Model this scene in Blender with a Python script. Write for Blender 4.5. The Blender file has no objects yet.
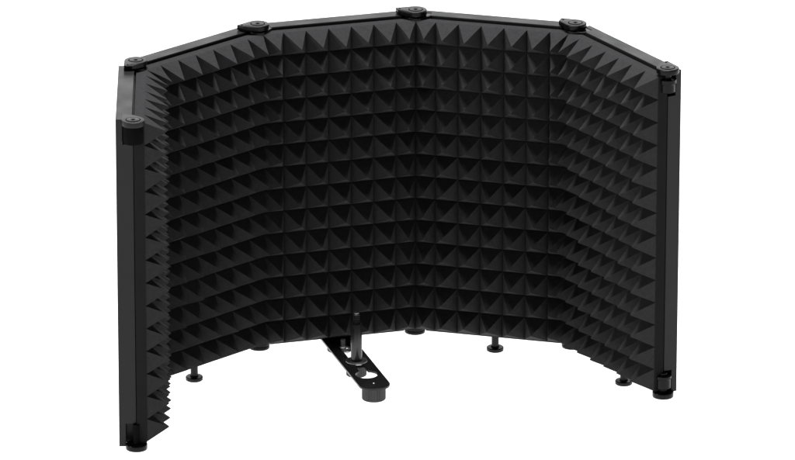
import bpy, bmesh, math, random
from mathutils import Vector, Matrix

random.seed(11)
C = bpy.context.scene.collection
PI = math.pi

# ------------------------------------------------------------------ materials
def new_mat(name):
    m = bpy.data.materials.new(name)
    m.use_nodes = True
    nt = m.node_tree
    return m, nt, nt.nodes["Principled BSDF"]

def metal_mat(name, base, rough, bump=0.02, scale=900.0, spec=0.5, metallic=0.0):
    """black coated metal: slightly uneven gloss and a very fine grain"""
    m, nt, b = new_mat(name)
    b.inputs["Base Color"].default_value = (*base, 1)
    b.inputs["Metallic"].default_value = metallic
    b.inputs["Specular IOR Level"].default_value = spec
    tc = nt.nodes.new("ShaderNodeTexCoord")
    n1 = nt.nodes.new("ShaderNodeTexNoise"); n1.inputs["Scale"].default_value = 45; n1.inputs["Detail"].default_value = 5
    mr = nt.nodes.new("ShaderNodeMapRange")
    mr.inputs["From Min"].default_value = 0.3; mr.inputs["From Max"].default_value = 0.7
    mr.inputs["To Min"].default_value = rough - 0.05; mr.inputs["To Max"].default_value = rough + 0.07
    nt.links.new(tc.outputs["Object"], n1.inputs["Vector"])
    nt.links.new(n1.outputs["Fac"], mr.inputs["Value"])
    nt.links.new(mr.outputs["Result"], b.inputs["Roughness"])
    n2 = nt.nodes.new("ShaderNodeTexNoise"); n2.inputs["Scale"].default_value = scale; n2.inputs["Detail"].default_value = 2
    bp = nt.nodes.new("ShaderNodeBump"); bp.inputs["Strength"].default_value = bump; bp.inputs["Distance"].default_value = 0.001
    nt.links.new(tc.outputs["Object"], n2.inputs["Vector"])
    nt.links.new(n2.outputs["Fac"], bp.inputs["Height"])
    nt.links.new(bp.outputs["Normal"], b.inputs["Normal"])
    return m

def foam_mat():
    """open-cell black foam: matte, pores as fine bump, small tone variation"""
    m, nt, b = new_mat("black_foam")
    b.inputs["Roughness"].default_value = 0.95
    b.inputs["Specular IOR Level"].default_value = 0.05
    tc = nt.nodes.new("ShaderNodeTexCoord")
    n1 = nt.nodes.new("ShaderNodeTexNoise"); n1.inputs["Scale"].default_value = 260; n1.inputs["Detail"].default_value = 4
    n1.inputs["Roughness"].default_value = 0.65
    cr = nt.nodes.new("ShaderNodeMix"); cr.data_type = 'RGBA'
    cr.inputs["A"].default_value = (*FOAM_A, 1); cr.inputs["B"].default_value = (*FOAM_B, 1)
    nt.links.new(tc.outputs["Object"], n1.inputs["Vector"])
    nt.links.new(n1.outputs["Fac"], cr.inputs["Factor"])
    nt.links.new(cr.outputs["Result"], b.inputs["Base Color"])
    n2 = nt.nodes.new("ShaderNodeTexNoise"); n2.inputs["Scale"].default_value = 700; n2.inputs["Detail"].default_value = 3
    bp = nt.nodes.new("ShaderNodeBump"); bp.inputs["Strength"].default_value = 0.35; bp.inputs["Distance"].default_value = 0.0012
    nt.links.new(tc.outputs["Object"], n2.inputs["Vector"])
    nt.links.new(n2.outputs["Fac"], bp.inputs["Height"])
    nt.links.new(bp.outputs["Normal"], b.inputs["Normal"])
    return m

FOAM_A = (0.020, 0.020, 0.0208)
FOAM_B = (0.040, 0.040, 0.0415)
M_FOAM = foam_mat()
M_FRAME = metal_mat("black_anodised_frame", (0.0155, 0.0155, 0.0158), 0.33, bump=0.03, spec=0.14)
M_HINGE = metal_mat("black_hinge_coating", (0.004, 0.004, 0.004), 0.22, bump=0.015, spec=0.13)
M_STEEL = metal_mat("black_steel_plate", (0.006, 0.006, 0.006), 0.26, bump=0.02, spec=0.3)
M_THREAD = metal_mat("dark_chrome_thread", (0.42, 0.42, 0.42), 0.28, bump=0.01, metallic=1.0)
M_DARKTHREAD = metal_mat("black_oxide_thread", (0.16, 0.16, 0.16), 0.3, bump=0.01, metallic=1.0)
M_BOLT = metal_mat("bright_zinc_bolt", (0.55, 0.55, 0.55), 0.28, bump=0.01, metallic=1.0)
M_COLLAR = metal_mat("matte_black_collar", (0.0045, 0.0045, 0.0046), 0.8, bump=0.02, spec=0.03)
M_ENDSHADE = metal_mat("black_end_shade", (0.0135, 0.0135, 0.0138), 0.85, bump=0.05, spec=0.04)  # dark tone of the foam end strips, shade put into the colour
M_POST = metal_mat("black_oxide_steel", (0.040, 0.040, 0.040), 0.22, bump=0.02, spec=0.5, metallic=0.8)
M_RUBBER = metal_mat("black_rubber", (0.004, 0.004, 0.004), 0.38, bump=0.03, spec=0.2)

# ------------------------------------------------------------------ mesh helpers
def link(name, bm, mat, parent=None, smooth=None):
    bmesh.ops.recalc_face_normals(bm, faces=bm.faces[:])
    me = bpy.data.meshes.new(name)
    bm.to_mesh(me); bm.free()
    me.materials.append(mat)
    if smooth is not None:
        for p in me.polygons: p.use_smooth = len(p.vertices) <= 4 and abs(p.normal.z) < 0.9999
        me.set_sharp_from_angle(angle=math.radians(smooth))
    o = bpy.data.objects.new(name, me)
    C.objects.link(o)
    if parent: o.parent = parent
    return o

def lathe(bm, prof, center=(0, 0), n=40, ridges=0, depth=0.0):
    """closed solid of revolution about z; prof = [(radius, z), ...] from bottom to top"""
    rings = []
    for (r, z) in prof:
        ring = []
        for i in range(n):
            a = 2 * PI * i / n
            rr = r - (depth if ridges and i % 2 else 0)
            ring.append(bm.verts.new((center[0] + rr * math.cos(a), center[1] + rr * math.sin(a), z)))
        rings.append(ring)
    for a, b in zip(rings, rings[1:]):
        for i in range(n):
            bm.faces.new((a[i], a[(i + 1) % n], b[(i + 1) % n], b[i]))
    bm.faces.new(rings[0]); bm.faces.new(rings[-1])

def disc_prof(r, z0, z1, c=0.0005):
    return [(r - c, z0), (r - 0.3 * c, z0 + 0.3 * c), (r, z0 + c), (r, z1 - c), (r - 0.3 * c, z1 - 0.3 * c), (r - c, z1)]

def hull2d(pts):
    pts = sorted(set(pts))
    def half(ps):
        h = []
        for p in ps:
            while len(h) > 1 and (h[-1][0]-h[-2][0])*(p[1]-h[-2][1]) - (h[-1][1]-h[-2][1])*(p[0]-h[-2][0]) <= 1e-12:
                h.pop()
            h.append(p)
        return h
    a, b = half(pts), half(pts[::-1])
    return a[:-1] + b[:-1]

flat_z = []
def prism(bm, poly, z0, z1, bev=0.0004, groove=None):
    """closed prism with rounded rims; groove = radius of a round countersink in the top at the origin"""
    n = len(poly)
    def inset(d):
        out = []
        for i in range(n):
            p0, p1, p2 = poly[i-1], poly[i], poly[(i+1) % n]
            e1 = Vector((p1[0]-p0[0], p1[1]-p0[1])).normalized(); e2 = Vector((p2[0]-p1[0], p2[1]-p1[1])).normalized()
            nn = Vector((-e1.y - e2.y, e1.x + e2.x))
            k = nn.length_squared
            nn = nn * (2.0 / k) if k > 0.3 else nn.normalized()
            out.append((p1[0] + nn.x * d, p1[1] + nn.y * d))
        return out
    def arc(d):                                     # quarter round
        return [(bev * (1 - math.cos(t)), bev * (1 - math.sin(t))) for t in (0, PI/6, PI/3, PI/2)]
    prof = [(d, z0 + h) for d, h in arc(bev)][::-1] + [(d, z1 - h) for d, h in arc(bev)]
    vs = [[bm.verts.new((x, y, z)) for x, y in inset(d)] for d, z in prof]
    for a, b in zip(vs, vs[1:]):
        for i in range(n):
            bm.faces.new((a[i], a[(i+1) % n], b[(i+1) % n], b[i]))
    bm.faces.new(vs[0])
    if groove is None:
        bm.faces.new(vs[-1]); return
    m = 40
    rings = [[bm.verts.new((r * math.cos(2*PI*i/m), r * math.sin(2*PI*i/m), z1 - d)) for i in range(m)]
             for r, d in ((groove, 0.0), (groove - 0.00015, 0.0011))]
    top = [bm.edges.get((vs[-1][i], vs[-1][(i+1) % n])) for i in range(n)]
    circ = [bm.edges.new((rings[0][i], rings[0][(i+1) % m])) for i in range(m)]
    bmesh.ops.triangle_fill(bm, edges=top + circ, use_beauty=True)
    flat_z.append(round(z1, 6))
    for f in [f for f in bm.faces if all(v in rings[0] for v in f.verts)]: bm.faces.remove(f)
    for i in range(m): bm.faces.new((rings[0][i], rings[0][(i+1) % m], rings[1][(i+1) % m], rings[1][i]))
    bm.faces.new(rings[1])

def cells(xs, ys, zs, solid, bev):
    """one watertight solid from a grid of filled cells, edges bevelled"""
    bm = bmesh.new(); V = {}
    def v(i, j, k):
        if (i, j, k) not in V: V[i, j, k] = bm.verts.new((xs[i], ys[j], zs[k]))
        return V[i, j, k]
    nx, ny, nz = len(xs)-1, len(ys)-1, len(zs)-1
    def s(i, j, k):
        return 0 <= i < nx and 0 <= j < ny and 0 <= k < nz and solid(i, j, k)
    for i in range(nx):
        for j in range(ny):
            for k in range(nz):
                if not s(i, j, k): continue
                if not s(i-1, j, k): bm.faces.new((v(i,j,k), v(i,j,k+1), v(i,j+1,k+1), v(i,j+1,k)))
                if not s(i+1, j, k): bm.faces.new((v(i+1,j,k), v(i+1,j+1,k), v(i+1,j+1,k+1), v(i+1,j,k+1)))
                if not s(i, j-1, k): bm.faces.new((v(i,j,k), v(i+1,j,k), v(i+1,j,k+1), v(i,j,k+1)))
                if not s(i, j+1, k): bm.faces.new((v(i,j+1,k), v(i,j+1,k+1), v(i+1,j+1,k+1), v(i+1,j+1,k)))
                if not s(i, j, k-1): bm.faces.new((v(i,j,k), v(i,j+1,k), v(i+1,j+1,k), v(i+1,j,k)))
                if not s(i, j, k+1): bm.faces.new((v(i,j,k+1), v(i+1,j,k+1), v(i+1,j+1,k+1), v(i,j+1,k+1)))
    bmesh.ops.dissolve_limit(bm, angle_limit=0.01, verts=bm.verts[:], edges=bm.edges[:])
    es = [e for e in bm.edges if len(e.link_faces) == 2 and e.calc_face_angle() > 0.5]
    bmesh.ops.bevel(bm, geom=es, offset=bev, segments=3, profile=0.5, affect='EDGES', clamp_overlap=True)
    return bm

# ------------------------------------------------------------------ dimensions (metres)
W = 0.16                       # hinge axis to hinge axis
AX = [(-0.2477, -0.1668), (-0.2505, -0.0069), (-0.1360, 0.1047),
      (0.0174, 0.1500), (0.1723, 0.1094), (0.2574, -0.0262)]
Z_TOP, Z_BOT = 0.3458, 0.0168  # frame
DEPTH = 0.0165
NOTCH = 0.0135
FOAM_TOP, PITCH, BASE, PEAK = 0.3430, 0.02293, 0.0100, 0.0222
COLS, ROWS = 7, 14

ang, length = [], []
for a, b in zip(AX, AX[1:]):
    ang.append(math.atan2(b[1]-a[1], b[0]-a[0])); length.append(math.hypot(b[0]-a[0], b[1]-a[1]))

# ------------------------------------------------------------------ the shield
shield = bpy.data.objects.new("isolation_shield", None)
C.objects.link(shield)
shield.empty_display_size = 0.05
shield["label"] = "black five panel microphone isolation shield lined with pyramid foam, standing in a curve"
shield["category"] = "microphone shield"

def make_frame(L, plain_start):
    xs = [0.0007, 0.0042, 0.0110, NOTCH, L - NOTCH, L - 0.0110, L - 0.0042, L - 0.0007]
    ys = [0.0, 0.0012, 0.0062, 0.0100, 0.0150, DEPTH]
    zs = [Z_BOT, 0.0310, 0.0400, 0.3215, 0.3305, 0.3408, Z_TOP]
    def solid(i, j, k):
        side = i != 3
        if k in (3, 4, 5) and side and j <= 2: return False              # upper hinge recess
        if k in (0, 1) and i in (0, 1, 5, 6) and j <= 2: return False    # lower hinge recess
        if k == 5 and j == 0: return False                               # lowered inner lip
        if (i == 6 or (i == 0 and not plain_start)) and j == 0: return False
        if i == 3 and k in (1, 2, 3): return j in (2, 3)                 # the back sheet
        return True
    return cells(xs, ys, zs, solid, 0.0008)

def make_foam(L, ta, tb, free_a, free_b):
    """pyramid foam sheet: ta / tb = tan of half the fold angle at either end; soft foam squeezes there"""
    bm = bmesh.new()
    pw = L / COLS
    Z0 = FOAM_TOP
    REACH = 0.0235
    def squeeze(x, t):
        if ta > 0 and x < REACH:
            m = t * ta - 0.0004; x = m + x * (1 - m / REACH)
        if tb > 0 and L - x < REACH:
            u = L - x; m = t * tb - 0.0004; x = L - (m + u * (1 - m / REACH))
        return x
    V = {}
    def vert(x, t, z, key=None):
        if key is not None and key in V: return V[key]
        w = bm.verts.new((squeeze(x, t), -t, z))
        if key is not None: V[key] = w
        return w
    N = 4                                        # segments along each cell edge
    levels = [0.0, 0.06, 0.30, 0.62, 0.90]
    for r in range(ROWS):
        for c in range(COLS):
            cx = (c + 0.5) * pw; cz = Z0 - (r + 0.5) * PITCH
            pk = PEAK + random.uniform(-0.0012, 0.0008)
            ox, oz = random.gauss(0, 0.0006), random.gauss(-0.0003, 0.0006)
            if r == ROWS - 1: oz += 0.0004
            prev = None
            for li, s in enumerate(levels):
                ring = []
                h = 1 - s
                # slightly hollow flanks with a rounded valley and a blunt tip
                t = BASE + pk * (s ** 1.0) - (0.0004 if s == 0 else 0)
                for side in range(4):
                    for q in range(N):
                        f = -1 + 2 * q / N
                        ex, ez = ((f, -1), (1, f), (-f, 1), (-1, -f))[side]
                        x = cx + ex * h * pw / 2 + ox * s; z = cz + ez * h * PITCH / 2 + oz * s
                        if li == 0:
                            ring.append(vert(x, t, z, (round(x * 1e5), round(z * 1e5))))
                        else:
                            ring.append(vert(x, t, z))
                n = len(ring)
                if prev:
                    for i in range(n):
                        bm.faces.new((prev[i], prev[(i+1) % n], ring[(i+1) % n], ring[i]))
                prev = ring
            tip = vert(cx + ox, BASE + pk * 0.985, cz + oz)
            for i in range(len(prev)):
                bm.faces.new((prev[i], prev[(i+1) % len(prev)], tip))
    # side walls back to the sheet, then the back
    rim = [e for e in bm.edges if len(e.link_faces) == 1]
    back = {}
    def bv(v):
        if v not in back:
            x = v.co.x
            # undo the squeeze at the back face
            back[v] = bm.verts.new((max(0.0008, min(L - 0.0008, RAW.get(v, x))), -0.0006, v.co.z))
        return back[v]
    RAW = {}
    for (kx, kz), v in V.items(): RAW[v] = kx / 1e5
    for e in rim:
        a, b = e.verts
        bm.faces.new((a, b, bv(b), bv(a)))
    rim2 = [e for e in bm.edges if len(e.link_faces) == 1]
    bmesh.ops.contextual_create(bm, geom=rim2)
    return bm

def make_foot():
    bm = bmesh.new()
    lathe(bm, [(0.0078, 0.0), (0.0085, 0.0006), (0.0085, 0.0034), (0.0079, 0.0040), (0.0046, 0.0042),
               (0.0037, 0.0052), (0.0037, Z_BOT - 0.0001)], n=36)
    return bm

frames = []
for i in range(5):
    L = length[i]
    fr = link("panel", make_frame(L, i == 0), M_FRAME, shield)
    fr.location = (AX[i][0], AX[i][1], 0); fr.rotation_euler = (0, 0, ang[i])
    ta = math.tan(abs(ang[i] - ang[i-1]) / 2) if i > 0 else 0
    tb = math.tan(abs(ang[i+1] - ang[i]) / 2) if i < 4 else 0
    link("acoustic_foam", make_foam(L, ta, tb, i == 0, i == 4), M_FOAM, fr)
    if i in (0, 4):                                  # added dark strip, painted shade on the cut end of the foam
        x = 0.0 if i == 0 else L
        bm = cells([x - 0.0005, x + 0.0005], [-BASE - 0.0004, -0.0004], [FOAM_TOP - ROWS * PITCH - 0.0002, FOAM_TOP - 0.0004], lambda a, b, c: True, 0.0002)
        link("end_shade_strip", bm, M_ENDSHADE, fr)
    if i != 2:
        ft = link("foot", make_foot(), M_RUBBER, fr, smooth=35)
        ft.location = (L / 2, 0.0080, 0)
    frames.append(fr)

# hinges -------------------------------------------------------------------
HR = 0.0110
def leaf_poly(sign, n=36):
    """round eye at the axis with a lug reaching over the panel (sign +1: towards +x)"""
    pts = [(HR * math.cos(2*PI*k/n), HR * math.sin(2*PI*k/n)) for k in range(n)]
    pts += [(sign * 0.0172, 0.0108), (sign * 0.0172, 0.0030), (sign * 0.0165, 0.0112)]
    return hull2d([(round(x, 6), round(y, 6)) for x, y in pts])

def screw_bm(z, up):
    """round screw head with a hexagon socket, sitting in the countersink"""
    bm = bmesh.new()
    s = 1 if up else -1
    n = 36
    prof = [(0.0064, z - s*0.0010), (0.0064, z - s*0.0001), (0.0062, z + s*0.0002), (0.0058, z + s*0.0003), (0.0024, z + s*0.0003), (0.0022, z + s*0.0001)]
    rings = [[bm.verts.new((r * math.cos(2*PI*i/n), r * math.sin(2*PI*i/n), zz)) for i in range(n)] for r, zz in prof]
    def hexr(a): return 0.0019 * math.cos(PI/6) / math.cos((a + PI/6) % (PI/3) - PI/6)
    for zz in (z + s*0.0001, z - s*0.0009):
        rings.append([bm.verts.new((hexr(2*PI*i/n) * math.cos(2*PI*i/n), hexr(2*PI*i/n) * math.sin(2*PI*i/n), zz)) for i in range(n)])
    for a, b in zip(rings, rings[1:]):
        for i in range(n): bm.faces.new((a[i], a[(i+1) % n], b[(i+1) % n], b[i]))
    bm.faces.new(rings[-1])
    bm.faces.new(rings[0])
    return bm

for j in range(6):
    left = ang[j-1] if j > 0 else None      # direction of the panel ending here
    right = ang[j] if j < 5 else None
    # --- upper hinge
    zu0, zu1 = 0.34615, 0.3512
    zl0, zl1 = 0.3409, 0.34598
    if left is not None:
        bm = bmesh.new(); prism(bm, leaf_poly(-1), zu0, zu1, 0.0008, groove=0.0072)
        lathe(bm, disc_prof(0.0011, zu1 - 0.0002, zu1 + 0.0004, 0.0002), (-0.0140, 0.0075), 12)
        h = link("hinge", bm, M_HINGE, shield, smooth=35)
        h.location = (AX[j][0], AX[j][1], 0); h.rotation_euler = (0, 0, left)
        ztop = zu1
        if right is not None:
            bm = bmesh.new(); prism(bm, leaf_poly(+1), zl0, zl1 - 0.0006, 0.0006)
            lf = link("hinge_leaf", bm, M_HINGE, h, smooth=35); lf.rotation_euler = (0, 0, right - left)
    else:
        bm = bmesh.new(); prism(bm, leaf_poly(+1), zl0, zl1, 0.0006, groove=0.0072)
        h = link("hinge", bm, M_FRAME, shield, smooth=35)
        h.location = (AX[j][0], AX[j][1], 0); h.rotation_euler = (0, 0, right)
        ztop = zl1
    link("screw", screw_bm(ztop, True), M_HINGE, h, smooth=35)
    bm = bmesh.new()
    if left is not None:
        lathe(bm, [(0.0066, 0.3268), (0.0074, 0.3274), (0.0074, 0.3350), (0.0086, 0.3362), (0.0086, 0.3398), (0.0080, 0.3404), (0.0036, 0.3405), (0.0036, zu0 - 0.0001)], n=36)
        prism(bm, [(-0.0125, 0.0), (-0.0040, -0.0060), (-0.0040, 0.0060), (-0.0125, 0.0060)][::1], 0.3350, 0.3402, 0.0004)
    else:
        lathe(bm, [(0.0090, 0.3232), (0.0096, 0.3238), (0.0096, 0.3396), (0.0090, zl0 - 0.0001)], n=36)
    link("knuckle", bm, M_HINGE if left is not None else M_COLLAR, h, smooth=35)
    # --- lower hinge
    zc0 = 0.0148
    zc1 = 0.0186 if (left is not None and right is not None) else 0.0203
    bm = bmesh.new(); lathe(bm, disc_prof(0.0104, zc0, zc1, 0.0007), n=44)
    h = link("hinge", bm, M_HINGE, shield, smooth=35)
    base = left if left is not None else right
    h.location = (AX[j][0], AX[j][1], 0); h.rotation_euler = (0, 0, base)
    if left is not None and right is not None:
        bm = bmesh.new(); prism(bm, leaf_poly(-1), 0.0189, 0.0230, 0.0005)
        link("hinge_leaf", bm, M_HINGE, h, smooth=35)
    link("screw", screw_bm(zc0, False), M_HINGE, h, smooth=35)
    bm = bmesh.new()
    if left is not None:
        z0 = 0.0232 if right is not None else zc1 + 0.0001
        lathe(bm, [(0.0045, z0), (0.0045, 0.0238), (0.0070, 0.0240), (0.0074, 0.0245), (0.0074, 0.0335), (0.0080, 0.0342), (0.0080, 0.0368), (0.0074, 0.0374), (0.0040, 0.0374), (0.0040, 0.0395)], n=36)
        prism(bm, [(-0.0125, -0.0050), (-0.0040, -0.0060), (-0.0040, 0.0060), (-0.0125, 0.0060)], 0.0246, 0.0300, 0.0004)
    else:
        lathe(bm, [(0.0032, zc1 + 0.0001), (0.0032, 0.0398)], n=24)
    link("knuckle", bm, M_HINGE if left is not None else M_COLLAR, h, smooth=35)

# mounting bracket -----------------------------------------------------------
mid = ((AX[2][0] + AX[3][0]) / 2, (AX[2][1] + AX[3][1]) / 2)
# local frame of the plate: +x runs from the panel towards the open side
def circle(cx, cy, r, a0, a1, n):
    return [(cx + r * math.cos(a0 + (a1-a0)*k/n), cy + r * math.sin(a0 + (a1-a0)*k/n)) for k in range(n+1)]

def make_plate():
    x0, x1, hw, r = -0.0150, 0.1432, 0.0155, 0.0130
    outer = circle(x1-r, -hw+r, r, -PI/2, 0, 10) + circle(x1-r, hw-r, r, 0, PI/2, 10) \
          + circle(x0+0.004, hw-0.004, 0.004, PI/2, PI, 4) + circle(x0+0.004, -hw+0.004, 0.004, PI, 1.5*PI, 4)
    big, sw, bx = 0.0108, 0.0042, 0.1035
    th = math.asin(sw / big)
    hole = circle(bx, 0, big, -(PI - th), PI - th, 32) + circle(0.0240, 0, sw, PI/2, 1.5*PI, 12)   # keyhole slot
    hole2 = circle(0.0000, 0, 0.0062, 0, 2*PI, 24)[:-1]
    bm = bmesh.new()
    rings = []
    for poly in (outer, hole, hole2):
        vs = [bm.verts.new((x, y, 0.0163)) for x, y in poly]
        es = [bm.edges.new((vs[k], vs[(k+1) % len(vs)])) for k in range(len(vs))]
        rings.append(es)
    bmesh.ops.triangle_fill(bm, edges=[e for r_ in rings for e in r_], use_beauty=True, use_dissolve=False)
    # keep only faces inside outer and outside holes
    def inside(p, poly):
        c = False
        for k in range(len(poly)):
            (xa, ya), (xb, yb) = poly[k-1], poly[k]
            if (ya > p[1]) != (yb > p[1]) and p[0] < (xb-xa)*(p[1]-ya)/(yb-ya)+xa: c = not c
        return c
    bad = [f for f in bm.faces if inside(f.calc_center_median()[:2], hole) or inside(f.calc_center_median()[:2], hole2)]
    bmesh.ops.delete(bm, geom=bad, context='FACES_ONLY')
    g = bmesh.ops.extrude_face_region(bm, geom=bm.faces[:])
    for v in g['geom']:
        if isinstance(v, bmesh.types.BMVert): v.co.z -= 0.0022
    bmesh.ops.recalc_face_normals(bm, faces=bm.faces[:])
    es = [e for e in bm.edges if len(e.link_faces) == 2 and e.calc_face_angle() > 1.0]
    bmesh.ops.bevel(bm, geom=es, offset=0.0003, segments=1, affect='EDGES', clamp_overlap=True)
    return bm

plate = link("mounting_plate", make_plate(), M_STEEL, shield)
plate.location = (mid[0], mid[1], 0); plate.rotation_euler = (0, 0, ang[2] - PI/2)

def thread_prof(r, z0, z1, pitch, d):
    p = []; z = z0
    while z < z1 - pitch * 0.5:
        p += [(r - d, z), (r, z + pitch * 0.5)]
        z += pitch
    p += [(r - d, z1)]
    return p

PX = 0.0680
bm = bmesh.new()
lathe(bm, [(0.0055, 0.0180), (0.0055, 0.0560), (0.0050, 0.0568)], n=36)
lathe(bm, [(0.0040, 0.0145), (0.0040, 0.0164)], n=24)
post = link("mounting_post", bm, M_POST, plate, smooth=35); post.location = (PX, 0, 0)
bm = bmesh.new(); lathe(bm, disc_prof(0.0108, 0.01645, 0.0181, 0.0004), n=44)
o = link("washer", bm, M_THREAD, plate, smooth=35); o.location = (PX, 0, 0)
bm = bmesh.new(); lathe(bm, thread_prof(0.0037, 0.0566, 0.0672, 0.0021, 0.0010) + [(0.0027, 0.0680)], n=28)
o = link("screw_thread", bm, M_DARKTHREAD, plate, smooth=20); o.location = (PX, 0, 0)
def knob_bm(r, z0, z1, n):
    bm = bmesh.new()
    lathe(bm, [(r - 0.0010, z0), (r, z0 + 0.0008), (r, z1 - 0.0008), (r - 0.0010, z1)], n=n, ridges=1, depth=0.0006)
    return bm
o = link("clamp_knob", knob_bm(0.0101, 0.0024, 0.0140, 72), M_POST, plate); o.location = (PX, 0, 0)
o = link("clamp_knob", knob_bm(0.0101, 0.0032, 0.0140, 72), M_POST, plate); o.location = (0.0, 0, 0)
o = link("stand_socket", knob_bm(0.0117, 0.0, 0.01405, 84), M_POST, plate); o.location = (0.1290, 0, 0)
bm = bmesh.new(); lathe(bm, [(0.0013, 0.0160), (0.0013, 0.0166), (0.0009, 0.0169)], n=14)
o = link("rivet", bm, M_THREAD, plate, smooth=35); o.location = (0.1290, 0, 0)
bm = bmesh.new()
lathe(bm, thread_prof(0.0026, 0.0142, 0.0230, 0.0012, 0.0005), n=20)
o = link("bolt", bm, M_THREAD, plate, smooth=20); o.location = (0.0200, 0.0, 0)
bm = bmesh.new(); lathe(bm, disc_prof(0.0052, 0.01638, 0.0176, 0.0003), n=6)
lathe(bm, [(0.0026, 0.0142), (0.0026, 0.0195), (0.0020, 0.0200)], n=20)
o = link("bolt", bm, M_BOLT, plate); o.location = (0.0360, 0.0, 0)

# ------------------------------------------------------------------ white floor, translucent so the added sun below brightens it
def floor_mat():
    m = bpy.data.materials.new("white_translucent"); m.use_nodes = True
    nt = m.node_tree; nt.nodes.clear()
    out = nt.nodes.new("ShaderNodeOutputMaterial")
    mix = nt.nodes.new("ShaderNodeMixShader"); mix.inputs["Fac"].default_value = 0.7
    d = nt.nodes.new("ShaderNodeBsdfDiffuse"); d.inputs["Color"].default_value = (0.25, 0.25, 0.25, 1)
    t = nt.nodes.new("ShaderNodeBsdfTranslucent"); t.inputs["Color"].default_value = (0.9, 0.9, 0.9, 1)
    nt.links.new(d.outputs[0], mix.inputs[1]); nt.links.new(t.outputs[0], mix.inputs[2])
    nt.links.new(mix.outputs[0], out.inputs["Surface"])
    return m
bm = bmesh.new()
S = 20.0
bm.faces.new([bm.verts.new((x, y, 0.0)) for x, y in ((-S, -S), (S, -S), (S, S), (-S, S))])
fl = link("floor", bm, floor_mat()); fl["kind"] = "structure"
fl.location = (0, 0, -0.0001)

# ------------------------------------------------------------------ light
def sun(name, rot, strength, angle):
    L = bpy.data.lights.new(name, 'SUN'); L.energy = strength; L.angle = math.radians(angle)
    o = bpy.data.objects.new(name, L); C.objects.link(o); o.rotation_euler = rot
    return o
def area(name, loc, target, sx, sy, power):
    L = bpy.data.lights.new(name, 'AREA'); L.shape = 'RECTANGLE'; L.size = sx; L.size_y = sy; L.energy = power
    o = bpy.data.objects.new(name, L); C.objects.link(o); o.location = loc
    o.rotation_euler = (Vector(target) - Vector(loc)).to_track_quat('-Z', 'Y').to_euler()
    return o
sun("added_underfloor_sun", (PI, 0, 0), 8.8, 20)               # added under the translucent floor to wash out shadows, shining up
area("overhead_softbox", (-0.1, 0.42, 2.6), (0, 0.1, 0.3), 1.4, 0.9, 140)
area("added_rear_light", (0, 4.2, 1.75), (0, 0.1, 0.35), 4.0, 1.6, 42)  # added lamp, brightens the rail tops by grazing reflection
area("side_softbox", (-2.6, -1.25, 0.95), (0.2, 0.05, 0.18), 0.5, 0.9, 30)

w = bpy.data.worlds.new("World"); bpy.context.scene.world = w; w.use_nodes = True
bg = w.node_tree.nodes["Background"]
bg.inputs["Color"].default_value = (1, 1, 1, 1); bg.inputs["Strength"].default_value = 0.02

# ------------------------------------------------------------------ camera
PITCHC, DIST, ROLL = 0.346843232, 7.1559929, 0.00173315
cam = bpy.data.cameras.new("camera"); co = bpy.data.objects.new("camera", cam); C.objects.link(co)
ZOFF = 0.1763
co.location = (0, -DIST * math.cos(PITCHC), DIST * math.sin(PITCHC) + ZOFF)
fw = (Vector((0, 0, ZOFF)) - co.location).normalized()
q = fw.to_track_quat('-Z', 'Y').to_matrix().to_4x4()
co.rotation_euler = (q @ Matrix.Rotation(ROLL, 4, 'Z')).to_euler()
cam.sensor_width = 36; cam.lens = 7417.63 / 795 * 36
cam.clip_start = 0.05; cam.clip_end = 200
sc = bpy.context.scene
sc.camera = co
sc.view_settings.view_transform = 'Standard'; sc.view_settings.look = 'None'
sc.view_settings.exposure = 0; sc.view_settings.gamma = 1
